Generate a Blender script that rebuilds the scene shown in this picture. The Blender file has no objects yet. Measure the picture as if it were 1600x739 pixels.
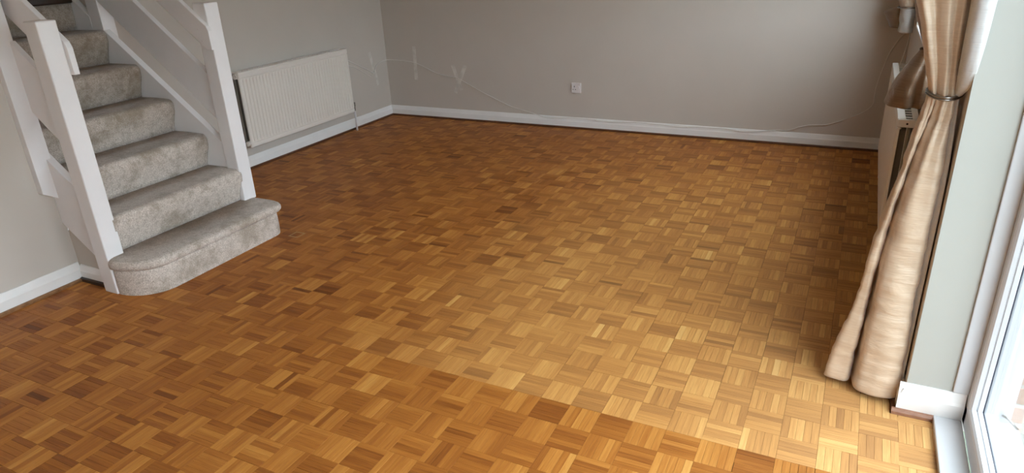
import bpy, bmesh, math, random
import numpy as np
from mathutils import Vector, Matrix, noise as mnoise

random.seed(7)
rng = np.random.default_rng(7)
S = bpy.context.scene
COL = S.collection

# ------------------------------------------------------------------ camera
cam_d = bpy.data.cameras.new('camera')
cam_d.sensor_width = 36.0
cam_d.lens = 1064.96 / 1600 * 36.0
cam_d.clip_start = 0.02
cam = bpy.data.objects.new('camera', cam_d)
COL.objects.link(cam)
Rr = Vector((0.89636922, 0.44122608, -0.04291587))
Ru = Vector((-0.13801199, 0.3697467, 0.91882537))
Rf = Vector((-0.42127772, 0.81768388, -0.39232406))
CAM = Vector((0, 0, 1.5143))
cam.matrix_world = Matrix(((Rr.x, Ru.x, -Rf.x, CAM.x), (Rr.y, Ru.y, -Rf.y, CAM.y), (Rr.z, Ru.z, -Rf.z, CAM.z), (0, 0, 0, 1)))
S.camera = cam

# ------------------------------------------------------------------ sky, exposure
W = bpy.data.worlds.new('overcast_sky')
S.world = W
W.use_nodes = True
wn = W.node_tree
wn.nodes.clear()
wo = wn.nodes.new('ShaderNodeOutputWorld')
wb = wn.nodes.new('ShaderNodeBackground')
wc = wn.nodes.new('ShaderNodeTexCoord')
wsep = wn.nodes.new('ShaderNodeSeparateXYZ')
wr = wn.nodes.new('ShaderNodeMapRange')
wr.inputs[1].default_value = -0.05; wr.inputs[2].default_value = 1.0
wr.inputs[3].default_value = 0.0; wr.inputs[4].default_value = 1.0
wm = wn.nodes.new('ShaderNodeMix'); wm.data_type = 'RGBA'
wm.inputs[6].default_value = (0.71, 0.79, 0.89, 1)      # horizon of an even overcast sky
wm.inputs[7].default_value = (0.84, 0.92, 1.0, 1)       # zenith
wn.links.new(wc.outputs['Generated'], wsep.inputs[0])
wn.links.new(wsep.outputs[2], wr.inputs[0])
wn.links.new(wr.outputs[0], wm.inputs[0])
wn.links.new(wm.outputs[2], wb.inputs[0])
wb.inputs[1].default_value = 6.0
wn.links.new(wb.outputs[0], wo.inputs[0])
S.view_settings.view_transform = 'Standard'
S.view_settings.look = 'None'
S.view_settings.gamma = 1.0
S.view_settings.use_curve_mapping = False
S.view_settings.exposure = 0.90
S.cycles.use_denoising = True
S.cycles.max_bounces = 12
S.cycles.diffuse_bounces = 8
S.cycles.transparent_max_bounces = 12
S.cycles.caustics_reflective = False
S.cycles.caustics_refractive = False

# ------------------------------------------------------------------ materials
class NT:
    def __init__(s, name):
        s.m = bpy.data.materials.new(name); s.m.use_nodes = True
        s.t = s.m.node_tree; s.t.nodes.clear()
        s.out = s.n('ShaderNodeOutputMaterial')
    def n(s, t, **k):
        x = s.t.nodes.new(t)
        for a, b in k.items(): setattr(x, a, b)
        return x
    def l(s, a, b): s.t.links.new(a, b)
    def setin(s, node, **k):
        for a, b in k.items():
            a = a.replace('_', ' ')
            if hasattr(b, 'default_value') or hasattr(b, 'is_linked'): s.l(b, node.inputs[a])
            else: node.inputs[a].default_value = b
    def pos(s): return s.n('ShaderNodeNewGeometry').outputs['Position']
    def mapped(s, vec, scale=(1, 1, 1), loc=(0, 0, 0)):
        m = s.n('ShaderNodeMapping'); m.inputs['Scale'].default_value = scale; m.inputs['Location'].default_value = loc
        s.l(vec, m.inputs[0]); return m.outputs[0]
    def noise(s, vec, scale, detail=3, rough=0.55, dist=0.0):
        x = s.n('ShaderNodeTexNoise'); x.inputs['Scale'].default_value = scale
        x.inputs['Detail'].default_value = detail; x.inputs['Roughness'].default_value = rough
        x.inputs['Distortion'].default_value = dist
        s.l(vec, x.inputs['Vector']); return x.outputs['Fac']
    def ramp(s, f, stops):
        r = s.n('ShaderNodeValToRGB'); e = r.color_ramp.elements
        while len(e) < len(stops): e.new(0.5)
        for q, (p, c) in zip(e, stops): q.position = p; q.color = (*c, 1)
        s.l(f, r.inputs[0]); return r.outputs[0]
    def mix(s, f, a, b, mode='MIX'):
        x = s.n('ShaderNodeMix', data_type='RGBA', blend_type=mode)
        for i, v in ((0, f), (6, a), (7, b)):
            if hasattr(v, 'is_linked'): s.l(v, x.inputs[i])
            else: x.inputs[i].default_value = v if i == 0 else (*v, 1)
        return x.outputs[2]
    def math(s, op, a, b=0.0, c=0.0, clamp=False):
        x = s.n('ShaderNodeMath', operation=op, use_clamp=clamp)
        for i, v in enumerate((a, b, c)):
            if hasattr(v, 'is_linked'): s.l(v, x.inputs[i])
            else: x.inputs[i].default_value = v
        return x.outputs[0]
    def rng(s, v, a, b, c=0.0, d=1.0, smooth=True):
        x = s.n('ShaderNodeMapRange', interpolation_type='SMOOTHSTEP' if smooth else 'LINEAR')
        s.l(v, x.inputs[0])
        for i, q in enumerate((a, b, c, d)): x.inputs[i + 1].default_value = q
        return x.outputs[0]
    def bump(s, h, strength=0.2, dist=0.002):
        x = s.n('ShaderNodeBump'); x.inputs['Strength'].default_value = strength; x.inputs['Distance'].default_value = dist
        s.l(h, x.inputs['Height']); return x.outputs[0]
    def bsdf(s, color, rough=0.5, normal=None, **k):
        b = s.n('ShaderNodeBsdfPrincipled')
        if hasattr(color, 'is_linked'): s.l(color, b.inputs['Base Color'])
        else: b.inputs['Base Color'].default_value = (*color, 1)
        if hasattr(rough, 'is_linked'): s.l(rough, b.inputs['Roughness'])
        else: b.inputs['Roughness'].default_value = rough
        if normal is not None: s.l(normal, b.inputs['Normal'])
        for a, v in k.items():
            a = a.replace('_', ' ')
            if hasattr(v, 'is_linked'): s.l(v, b.inputs[a])
            else: b.inputs[a].default_value = v
        s.l(b.outputs[0], s.out.inputs[0]); return b

def plain(name, color, rough=0.5, var=0.04, nscale=6, bumpn=None, **k):
    t = NT(name); p = t.pos()
    f = t.noise(p, nscale, 4)
    lo = tuple(c * (1 - var) for c in color); hi = tuple(min(1, c * (1 + var)) for c in color)
    nrm = t.bump(t.noise(p, bumpn[0], 3), bumpn[1], bumpn[2]) if bumpn else None
    t.bsdf(t.ramp(f, [(0.3, lo), (0.7, hi)]), rough, nrm, **k)
    return t.m

M = {}
M['wall'] = plain('greige_wall_paint', (0.56, 0.512, 0.462), 0.75, 0.025, 2.2, (220, 0.06, 0.001))
M['reveal'] = plain('darkened_reveal_paint', (0.435, 0.44, 0.41), 0.7, 0.02, 3, (220, 0.05, 0.001))  # wall paint darkened here to offset the direct door light
M['ceiling'] = plain('ceiling_paint', (0.78, 0.77, 0.75), 0.8, 0.02)
M['gloss'] = plain('white_gloss_paint', (0.82, 0.80, 0.805), 0.35, 0.03, 5, (60, 0.05, 0.001))
M['skirt'] = plain('white_skirting_paint', (0.82, 0.81, 0.80), 0.4, 0.04, 4, (40, 0.05, 0.001))
M['upvc'] = plain('white_plastic_frame', (0.60, 0.61, 0.635), 0.22, 0.01)
M['plastic'] = plain('white_plastic', (0.74, 0.71, 0.72), 0.3, 0.01)
M['cablew'] = plain('white_cable_sheath', (0.72, 0.69, 0.65), 0.45, 0.02)
M['radiator'] = plain('cream_radiator_enamel', (0.77, 0.725, 0.675), 0.3, 0.015)
M['radback'] = plain('dull_radiator_metal', (0.20, 0.18, 0.15), 0.6, 0.1)
M['dark'] = plain('dark_gap', (0.010, 0.009, 0.008), 0.8, 0.1)
M['gasket'] = plain('black_rubber_gasket', (0.015, 0.016, 0.03), 0.4, 0.05)
M['greybead'] = plain('grey_glazing_bead', (0.42, 0.43, 0.46), 0.25, 0.03)
M['metal'] = plain('dull_silver_metal', (0.33, 0.31, 0.29), 0.32, 0.05, Metallic=1.0)
M['darkwood'] = plain('dark_stained_wood', (0.030, 0.012, 0.006), 0.4, 0.25, 20)
M['concrete'] = plain('pale_paving_slab', (0.22, 0.22, 0.185), 0.9, 0.12, 9, (60, 0.2, 0.003))
M['grass'] = plain('lawn_green', (0.075, 0.105, 0.05), 0.95, 0.3, 30, (90, 0.8, 0.02))
M['blocker_hedge'] = plain('blocker_hedge_green', (0.07, 0.10, 0.045), 0.95, 0.5, 6, (20, 0.8, 0.1))
M['brick'] = plain('pinkish_brick', (0.42, 0.28, 0.22), 0.9, 0.2, 25, (80, 0.3, 0.004))
M['mortar'] = plain('mortar', (0.45, 0.43, 0.40), 0.95, 0.1, 20)
M['plank'] = plain('weathered_timber', (0.36, 0.21, 0.10), 0.6, 0.2, 30)
M['screed'] = plain('dark_floor_joint', (0.045, 0.022, 0.010), 0.9, 0.2)

def bead_mat(name, a, b):
    t = NT(name); p = t.pos()
    f = t.noise(t.mapped(p, (30, 30, 90)), 1.0, 4)
    t.bsdf(t.ramp(f, [(0.3, a), (0.7, b)]), 0.4); return t.m
M['bead'] = bead_mat('mahogany_bead', (0.075, 0.026, 0.011), (0.14, 0.052, 0.022))
M['beadlight'] = bead_mat('worn_oak_bead', (0.16, 0.070, 0.025), (0.34, 0.17, 0.075))
M['beadpink'] = bead_mat('reddish_oak_bead', (0.22, 0.10, 0.06), (0.36, 0.19, 0.12))

def parquet_mat():
    t = NT('oak_parquet_lacquer'); p = t.pos()
    at = t.n('ShaderNodeAttribute', attribute_name='tone'); tone = at.outputs['Fac']
    ao = t.n('ShaderNodeAttribute', attribute_name='orient'); ori = ao.outputs['Fac']
    gx = t.mapped(p, (7, 130, 1)); gy = t.mapped(p, (130, 7, 1))
    vm = t.n('ShaderNodeMix', data_type='VECTOR'); t.l(ori, vm.inputs[0]); t.l(gx, vm.inputs[4]); t.l(gy, vm.inputs[5])
    cb = t.n('ShaderNodeCombineXYZ'); t.l(t.math('MULTIPLY', tone, 91.0), cb.inputs[2])
    va = t.n('ShaderNodeVectorMath', operation='ADD'); t.l(vm.outputs[1], va.inputs[0]); t.l(cb.outputs[0], va.inputs[1])
    g1 = t.noise(va.outputs[0], 1.0, 5, 0.62, 0.6)
    # pores: short dark dashes along the grain
    px = t.mapped(p, (22, 420, 1)); py = t.mapped(p, (420, 22, 1))
    vp = t.n('ShaderNodeMix', data_type='VECTOR'); t.l(ori, vp.inputs[0]); t.l(px, vp.inputs[4]); t.l(py, vp.inputs[5])
    g2 = t.noise(vp.outputs[1], 1.0, 2, 0.5)
    tt = t.math('ADD', tone, t.math('MULTIPLY', t.math('SUBTRACT', g1, 0.5), 0.62))
    base = t.ramp(tt, [(0.0, (0.105, 0.029, 0.005)), (0.30, (0.250, 0.077, 0.0125)), (0.55, (0.385, 0.136, 0.023)), (0.8, (0.52, 0.218, 0.043)), (1.0, (0.62, 0.31, 0.076))])
    base = t.mix(t.rng(g2, 0.62, 0.80, 0.0, 0.42), base, (0.08, 0.028, 0.008))
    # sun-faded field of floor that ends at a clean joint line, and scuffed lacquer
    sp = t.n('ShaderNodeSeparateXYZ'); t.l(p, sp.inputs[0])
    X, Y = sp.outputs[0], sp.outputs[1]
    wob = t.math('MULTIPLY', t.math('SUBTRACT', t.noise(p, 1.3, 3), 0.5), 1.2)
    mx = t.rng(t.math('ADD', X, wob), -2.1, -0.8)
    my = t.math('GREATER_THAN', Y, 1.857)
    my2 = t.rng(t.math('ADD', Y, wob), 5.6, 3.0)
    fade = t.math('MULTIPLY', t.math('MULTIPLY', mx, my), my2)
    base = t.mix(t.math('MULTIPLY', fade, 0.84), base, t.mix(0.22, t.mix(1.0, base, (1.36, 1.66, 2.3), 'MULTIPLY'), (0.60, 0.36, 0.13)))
    pale = t.math('MULTIPLY', t.rng(t.math('ADD', X, t.math('MULTIPLY', wob, 0.4)), -0.75, 0.30), t.rng(Y, 3.2, 2.1))  # paler by the door: bleaching, with the door's glare put into the colour
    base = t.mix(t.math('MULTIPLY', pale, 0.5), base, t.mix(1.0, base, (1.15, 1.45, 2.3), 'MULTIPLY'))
    # small square ring left by a furniture foot beside the stair
    dx = t.math('ABSOLUTE', t.math('ADD', X, 2.835)); dy = t.math('ABSOLUTE', t.math('SUBTRACT', Y, 2.735))
    d = t.math('MAXIMUM', dx, dy)
    ring = t.math('MULTIPLY', t.math('GREATER_THAN', d, 0.026), t.math('LESS_THAN', d, 0.037))
    base = t.mix(t.math('MULTIPLY', ring, 0.55), base, (0.50, 0.36, 0.17))
    # grime between blocks in a few worn patches
    gr = t.rng(t.noise(p, 2.6, 5, 0.65), 0.60, 0.78, 0.0, 0.22)
    base = t.mix(gr, base, (0.10, 0.055, 0.025))
    scuff = t.noise(p, 5.0, 5, 0.7)
    rough = t.math('ADD', t.math('ADD', 0.43, t.math('MULTIPLY', scuff, 0.16)), t.math('MULTIPLY', fade, 0.10))
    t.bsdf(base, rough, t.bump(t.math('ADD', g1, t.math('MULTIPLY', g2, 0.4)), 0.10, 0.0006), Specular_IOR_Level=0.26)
    return t.m
M['parquet'] = parquet_mat()

def carpet_mat():
    t = NT('beige_grey_carpet'); p = t.pos()
    f = t.noise(p, 190, 3, 0.75); s = t.noise(p, 5.5, 5, 0.65); s2 = t.noise(p, 38, 3, 0.6)
    c = t.ramp(f, [(0.30, (0.34, 0.285, 0.240)), (0.5, (0.62, 0.54, 0.48)), (0.72, (0.86, 0.78, 0.72))])
    c = t.mix(t.rng(s, 0.46, 0.68, 0.0, 0.55), c, (0.23, 0.175, 0.115))
    c = t.mix(t.rng(s2, 0.45, 0.72, 0.0, 0.40), c, (0.27, 0.22, 0.165))
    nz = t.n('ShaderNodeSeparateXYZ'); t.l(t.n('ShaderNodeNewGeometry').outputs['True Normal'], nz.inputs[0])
    c = t.mix(t.rng(nz.outputs[2], 0.55, 0.95, 0.0, 0.34), c, (0.24, 0.195, 0.15))   # tread dirt, plus shade of the upward faces put into the colour
    zz = t.n('ShaderNodeSeparateXYZ'); t.l(p, zz.inputs[0])
    stain_shade = t.math('MULTIPLY', t.rng(t.math('ADD', zz.outputs[2], t.math('MULTIPLY', s, 0.9)), 0.75, 1.45, 0.0, 0.42), t.rng(s2, 0.25, 0.6, 0.7, 1.0))
    c = t.mix(stain_shade, c, (0.215, 0.155, 0.095))   # brown stains and stairwell dimness put into the colour, stronger higher up
    h = t.math('ADD', f, t.math('MULTIPLY', s2, 0.8))
    t.bsdf(c, 0.95, t.bump(h, 0.75, 0.004), Sheen_Weight=0.25, Specular_IOR_Level=0.1)
    return t.m
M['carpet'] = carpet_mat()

def silk_mat(name, col, dark):
    t = NT(name); p = t.pos()
    slub = t.noise(t.mapped(p, (14, 14, 260)), 1.0, 4, 0.6, 0.3)
    crease = t.noise(t.mapped(p, (9, 9, 26)), 1.0, 3, 0.55, 0.5)
    c = t.ramp(slub, [(0.3, dark), (0.7, col)])
    h = t.math('ADD', t.math('MULTIPLY', slub, 0.18), crease)
    b = t.bsdf(c, 0.36, t.bump(h, 0.48, 0.014), Specular_IOR_Level=0.7, Sheen_Weight=0.5, Sheen_Roughness=0.4)
    tr = t.n('ShaderNodeBsdfTranslucent'); t.l(c, tr.inputs[0])
    ms = t.n('ShaderNodeMixShader'); ms.inputs[0].default_value = 0.2
    t.l(b.outputs[0], ms.inputs[1]); t.l(tr.outputs[0], ms.inputs[2]); t.l(ms.outputs[0], t.out.inputs[0])
    return t.m
M['silk'] = silk_mat('champagne_silk', (0.78, 0.62, 0.46), (0.69, 0.52, 0.37))
M['tan'] = silk_mat('tan_silk', (0.30, 0.185, 0.105), (0.23, 0.135, 0.072))
M['lining'] = silk_mat('white_curtain_lining', (0.80, 0.80, 0.80), (0.74, 0.74, 0.75))

def glass_mat():
    t = NT('clear_glass')
    fr = t.n('ShaderNodeFresnel'); geo = t.n('ShaderNodeNewGeometry')
    # straight-through pane: the same reflectance from both faces
    t.l(t.rng(geo.outputs['Backfacing'], 0.0, 1.0, 1.5, 1 / 1.5, smooth=False), fr.inputs[0])
    tr = t.n('ShaderNodeBsdfTransparent'); tr.inputs[0].default_value = (0.95, 0.97, 0.96, 1)
    gl = t.n('ShaderNodeBsdfGlossy'); gl.inputs['Roughness'].default_value = 0.0
    ms = t.n('ShaderNodeMixShader'); t.l(fr.outputs[0], ms.inputs[0]); t.l(tr.outputs[0], ms.inputs[1]); t.l(gl.outputs[0], ms.inputs[2])
    t.l(ms.outputs[0], t.out.inputs[0]); return t.m
M['glass'] = glass_mat()

def tape_mat():
    t = NT('clear_adhesive_tape'); p = t.pos()
    tr = t.n('ShaderNodeBsdfTransparent')
    b = t.n('ShaderNodeBsdfPrincipled'); b.inputs['Base Color'].default_value = (0.78, 0.74, 0.68, 1); b.inputs['Roughness'].default_value = 0.35
    ms = t.n('ShaderNodeMixShader'); t.l(t.rng(t.noise(p, 14, 3), 0.3, 0.7, 0.70, 0.90), ms.inputs[0])
    t.l(tr.outputs[0], ms.inputs[1]); t.l(b.outputs[0], ms.inputs[2]); t.l(ms.outputs[0], t.out.inputs[0]); return t.m
M['tape'] = tape_mat()

# ------------------------------------------------------------------ mesh helpers
def link(name, me, mat, parent=None, kind=None, smooth=False):
    if mat is not None: me.materials.append(mat)
    if smooth:
        for f in me.polygons: f.use_smooth = True
    o = bpy.data.objects.new(name, me); COL.objects.link(o)
    if parent is not None: o.parent = parent; o.matrix_parent_inverse = parent.matrix_world.inverted() if False else Matrix.Translation(-parent.location)
    if kind: o['kind'] = kind
    return o
def bm_obj(name, bm, mat, parent=None, kind=None, smooth=False):
    bmesh.ops.recalc_face_normals(bm, faces=bm.faces[:])
    me = bpy.data.meshes.new(name); bm.to_mesh(me); bm.free()
    o = link(name, me, mat, parent, kind, smooth)
    return o
def bx(bm, x0, x1, y0, y1, z0, z1, bev=0.0, seg=2):
    m = Matrix.Translation(((x0 + x1) / 2, (y0 + y1) / 2, (z0 + z1) / 2)) @ Matrix.Diagonal((abs(x1 - x0), abs(y1 - y0), abs(z1 - z0), 1))
    r = bmesh.ops.create_cube(bm, size=1.0, matrix=m)
    if bev > 0:
        es = list({e for v in r['verts'] for e in v.link_edges})
        bmesh.ops.bevel(bm, geom=es, offset=bev, segments=seg, affect='EDGES', profile=0.5)
def box(name, dims, mat, parent=None, kind=None, bev=0.0):
    bm = bmesh.new(); bx(bm, *dims, bev=bev); return bm_obj(name, bm, mat, parent, kind)
def prism(bm, pts, axis, a, b, bev=0.0):
    """pts: 2-D outline. axis 'y': (x,z) swept over y; 'z': (x,y) over z; 'x': (y,z) over x."""
    def P(p, t):
        return {'y': (p[0], t, p[1]), 'z': (p[0], p[1], t), 'x': (t, p[0], p[1])}[axis]
    va = [bm.verts.new(P(p, a)) for p in pts]; vb = [bm.verts.new(P(p, b)) for p in pts]
    n = len(pts); fs = []
    for i in range(n):
        j = (i + 1) % n; fs.append(bm.faces.new((va[i], va[j], vb[j], vb[i])))
    ca = bm.faces.new(va); cb = bm.faces.new(list(reversed(vb)))
    if bev > 0:
        es = list({e for f in (ca, cb) for e in f.edges} | {e for f in fs for e in f.edges})
        bmesh.ops.bevel(bm, geom=es, offset=bev, segments=2, affect='EDGES', profile=0.5)
    else:
        bmesh.ops.triangulate(bm, faces=[ca, cb])
def pr(name, pts, axis, a, b, mat, parent=None, kind=None, bev=0.0):
    bm = bmesh.new(); prism(bm, pts, axis, a, b, bev); return bm_obj(name, bm, mat, parent, kind)
def catmull(pts, n):
    P = [Vector(p) for p in pts]; P = [P[0] * 2 - P[1]] + P + [P[-1] * 2 - P[-2]]
    out = []; m = len(pts) - 1
    for i in range(n + 1):
        t = i / n * m; k = min(int(t), m - 1); f = t - k
        a, b, c, d = P[k:k + 4]
        out.append(0.5 * ((2 * b) + (c - a) * f + (2 * a - 5 * b + 4 * c - d) * f * f + (3 * b - a - 3 * c + d) * f ** 3))
    return out
def tube(bm, pts, r, n=8, closed=False):
    pts = [Vector(p) for p in pts]; N = len(pts); rings = []
    up = Vector((0.13, 0.27, 0.95)).normalized()
    for i, p in enumerate(pts):
        if closed: d = pts[(i + 1) % N] - pts[i - 1]
        else: d = pts[min(i + 1, N - 1)] - pts[max(i - 1, 0)]
        d.normalize()
        a = d.cross(up)
        if a.length < 1e-3: a = d.cross(Vector((1, 0, 0)))
        a.normalize(); b = d.cross(a)
        rings.append([bm.verts.new(p + (a * math.cos(q) + b * math.sin(q)) * r) for q in (2 * math.pi * k / n for k in range(n))])
    M_ = N if closed else N - 1
    for i in range(M_):
        A, B = rings[i], rings[(i + 1) % N]
        for k in range(n): bm.faces.new((A[k], A[(k + 1) % n], B[(k + 1) % n], B[k]))
    if not closed:
        bm.faces.new(rings[0]); bm.faces.new(list(reversed(rings[-1])))
def cyl(bm, p0, p1, r, n=16): tube(bm, [p0, Vector(p0).lerp(Vector(p1), 0.5), p1], r, n)
def thing(name, label, cat, loc=(0, 0, 0), group=None):
    o = bpy.data.objects.new(name, None); COL.objects.link(o); o.location = loc; o.empty_display_size = 0.1
    o['label'] = label; o['category'] = cat
    if group: o['group'] = group
    return o
def tag(o, label, cat, group=None):
    o['label'] = label; o['category'] = cat
    if group: o['group'] = group
    return o
def grid_mesh(bm, rows, closed=False):
    vs = [[bm.verts.new(p) for p in r] for r in rows]
    for i in range(len(vs) - 1):
        n = len(vs[i])
        for k in range(n if closed else n - 1):
            bm.faces.new((vs[i][k], vs[i][(k + 1) % n], vs[i + 1][(k + 1) % n], vs[i + 1][k]))
    return vs

# ------------------------------------------------------------------ setting
XW = 0.290      # window wall, room face
XL = -3.508     # left wall, room face
XA = -4.152     # alcove wall behind the radiator, room face
YB = 5.555      # back wall, room face
YF = -1.6       # wall behind the camera
H = 2.40
WIN = (2.95, 5.08, 0.935, 2.27)
DOOR = (-1.15, 2.27, 2.10)

box('wall_back', (XA - 0.15, XW + 0.25, YB, YB + 0.12, -0.03, H), M['wall'], kind='structure')
bm = bmesh.new()
bx(bm, XL - 0.14, XL, YF, 1.862, -0.03, H)
bm_obj('wall_left', bm, M['wall'], kind='structure')
box('wall_alcove', (XA - 0.14, XA, 2.735, YB, -0.03, H), M['wall'], kind='structure')
bm = bmesh.new()
bx(bm, XW, XW + 0.25, WIN[1], YB, -0.03, H); bx(bm, XW, XW + 0.25, DOOR[1], WIN[0], -0.03, H)
bx(bm, XW, XW + 0.25, WIN[0], WIN[1], -0.03, WIN[2]); bx(bm, XW, XW + 0.25, WIN[0], WIN[1], WIN[3], H)
bx(bm, XW, XW + 0.25, DOOR[0], DOOR[1], DOOR[2], H); bx(bm, XW, XW + 0.25, YF, DOOR[0], -0.03, H)
wr_ = bm_obj('wall_right', bm, M['wall'], kind='structure')
box('wall_front', (XL - 0.14, XW + 0.25, YF - 0.12, YF, -0.03, H), M['wall'], kind='structure')
box('ceiling', (XA - 0.14, XW + 0.25, YF - 0.12, YB + 0.12, H, H + 0.1), M['ceiling'], kind='structure')
# stairwell beyond the wall line
bm = bmesh.new()
bx(bm, -5.75, XL - 0.14, 1.72, 1.862, -0.03, 3.6); bm_obj('wall_stairwell_near', bm, M['wall'], kind='structure')
box('wall_stairwell_far', (-5.75, XA - 0.14, 2.735, 2.87, -0.03, 3.6), M['wall'], kind='structure')
box('wall_stairwell_end', (-5.87, -5.75, 1.72, 2.87, -0.03, 3.6), M['wall'], kind='structure')
box('wall_stairwell_head', (XA - 0.14, XA - 0.02, 1.72, 2.87, H + 0.1, 3.6), M['wall'], kind='structure')
box('ceiling_stairwell', (-5.87, XA - 0.02, 1.72, 2.87, 3.6, 3.7), M['ceiling'], kind='structure')
# painted reveal of the pier beside the patio door
box('trim_reveal', (XW + 0.0005, 0.47, 2.266, 2.27, 0.02, DOOR[2]), M['reveal'], kind='structure')

def skirting_profile(t=0.018, h=0.097):
    return [(0, 0.0), (t, 0.0), (t, h * 0.62), (t * 0.80, h * 0.70), (t * 0.42, h * 0.96), (t * 0.3, h), (0, h)]
def skirt(name, axis, base, sgn, a, b, h=0.097):
    pts = [(base + sgn * d, z) for d, z in skirting_profile(h=h)]
    return pr(name, pts, axis, a, b, M['skirt'], kind='structure')
skirt('baseboard_back', 'x', YB, -1, XA, XW)
skirt('baseboard_alcove', 'y', XA, 1, 2.80, YB - 0.018)
skirt('baseboard_left', 'y', XL, 1, YF, 1.855, 0.098)
skirt('baseboard_right', 'y', XW, -1, 2.252, YB - 0.018)
skirt('baseboard_reveal', 'x', 2.268, -1, XW - 0.018, 0.462, 0.115)
skirt('baseboard_front', 'x', YF, 1, XL, XW)
def bead(name, axis, base, sgn, a, b, mat, w=0.014, h=0.016):
    pts = [(base, 0.0005), (base + sgn * w, 0.0005), (base + sgn * w, h * 0.55), (base + sgn * w * 0.62, h * 0.92), (base, h)]
    return pr(name, pts, axis, a, b, mat, kind='structure')
bead('trim_1', 'x', YB - 0.018, -1, XA + 0.018, XW - 0.018, M['bead'])
bead('trim_2', 'y', XA + 0.018, 1, 2.80, YB - 0.018, M['bead'])
bead('trim_3', 'y', XL + 0.018, 1, YF, 1.84, M['beadlight'], 0.018, 0.015)
bead('trim_4', 'y', XW - 0.018, -1, 2.250, YB - 0.018, M['bead'])
bead('trim_5', 'x', 2.250, -1, XW - 0.030, 0.385, M['beadpink'], 0.014, 0.020)

# ------------------------------------------------------------------ parquet floor
FL = box('floor', (XA - 0.14, 0.465, YF - 0.1, YB + 0.02, -0.06, -0.0045), M['screed'], kind='structure')
SQ = 0.115; OX, OY = -0.0641, 2.2022; NS = 5; SW = SQ / NS
strips = []
X0, X1, Y0, Y1 = XA + 0.02, 0.388, YF + 0.02, YB - 0.02
for ix in range(int((X0 - OX) / SQ) - 2, int((X1 - OX) / SQ) + 2):
    for iy in range(int((Y0 - OY) / SQ) - 2, int((Y1 - OY) / SQ) + 2):
        sx, sy = OX + ix * SQ, OY + iy * SQ
        along_y = (ix + iy) % 2 == 0
        sqt = 0.52 + rng.normal(0, 0.060) + (0.08 if along_y else -0.06); gs = rng.uniform(0.0003, 0.0009) + (rng.uniform(0.0003, 0.0010) if rng.random() < 0.2 else 0)  # tone shift by strip direction: the grain's directional sheen put into the colour
        patch = rng.random() < 0.06
        for k in range(NS):
            tone = sqt + rng.normal(0, 0.078)
            q = rng.random()
            if q < 0.035: tone -= rng.uniform(0.10, 0.24)
            elif q > 0.95: tone += rng.uniform(0.08, 0.18)
            g = rng.uniform(0.00018, 0.00034) + (0.0003 if rng.random() < 0.12 else 0)
            if along_y: a = (sx + k * SW + g, sx + (k + 1) * SW - g, sy + gs, sy + SQ - gs)
            else: a = (sx + gs, sx + SQ - gs, sy + k * SW + g, sy + (k + 1) * SW - g)
            x0, x1, y0, y1 = max(a[0], X0), min(a[1], X1), max(a[2], Y0), min(a[3], Y1)
            if x1 - x0 < 0.003 or y1 - y0 < 0.003: continue
            if x1 > 0.272 and y1 > 2.240:
                if y0 < 2.236: y1 = 2.240
                else: x1 = 0.272
            if x1 - x0 < 0.003: continue
            cx, cy = (x0 + x1) / 2, (y0 + y1) / 2
            if cx < XL + 0.01 and cy < 1.85: continue          # under the left wall
            dz = rng.normal(0, 0.00012); tx, ty = rng.normal(0, 0.0016, 2)
            strips.append((x0, x1, y0, y1, min(0.98, max(0.02, tone)), 1.0 if along_y else 0.0, dz, tx, ty))
def project(x, y, z):
    d = Vector((x, y, z)) - CAM
    w = d.dot(Rf)
    if w <= 0.05: return None
    return (800 + 1064.96 * d.dot(Rr) / w, 369.5 - 1064.96 * d.dot(Ru) / w)
def img_area(s):
    c = [project(x, y, 0) for x, y in ((s[0], s[2]), (s[1], s[2]), (s[1], s[3]), (s[0], s[3]))]
    if any(p is None for p in c): return 0
    if not all(-5 < p[0] < 1605 and -5 < p[1] < 744 for p in c): return 0
    if c[0][0] > 1500: return 0
    return abs(sum(c[i][0] * c[(i + 1) % 4][1] - c[(i + 1) % 4][0] * c[i][1] for i in range(4))) / 2
order = sorted(range(len(strips)), key=lambda i: -img_area(strips[i]) if abs((strips[i][1]-strips[i][0])*(strips[i][3]-strips[i][2]) - 0.00252) < 1.6e-4 else 0)
single = set(order[:300])
ZB = -0.006
def block_verts(x0, x1, y0, y1, dz, tx, ty):
    hx, hy = (x1 - x0) / 2, (y1 - y0) / 2
    z = lambda sx, sy: dz + sx * hx * tx + sy * hy * ty
    c = 0.0004
    return [(x0, y0, ZB), (x1, y0, ZB), (x1, y1, ZB), (x0, y1, ZB),
            (x0, y0, z(-1, -1) - c), (x1, y0, z(1, -1) - c), (x1, y1, z(1, 1) - c), (x0, y1, z(-1, 1) - c),
            (x0 + c, y0 + c, z(-1, -1)), (x1 - c, y0 + c, z(1, -1)), (x1 - c, y1 - c, z(1, 1)), (x0 + c, y1 - c, z(-1, 1))]
BF = [(8, 9, 10, 11), (0, 1, 5, 4), (1, 2, 6, 5), (2, 3, 7, 6), (3, 0, 4, 7), (4, 5, 9, 8), (5, 6, 10, 9), (6, 7, 11, 10), (7, 4, 8, 11)]
def attrs(me, tones, oris):
    a = me.attributes.new('tone', 'FLOAT', 'FACE'); a.data.foreach_set('value', np.array(tones, dtype=np.float32))
    b = me.attributes.new('orient', 'FLOAT', 'FACE'); b.data.foreach_set('value', np.array(oris, dtype=np.float32))
vv, ff, tt, oo = [], [], [], []
for i, s in enumerate(strips):
    if i in single: continue
    b = len(vv); vv += block_verts(*s[:4], *s[6:9]); ff += [tuple(b + q for q in f) for f in BF]
    tt += [s[4]] * 9; oo += [s[5]] * 9
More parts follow.
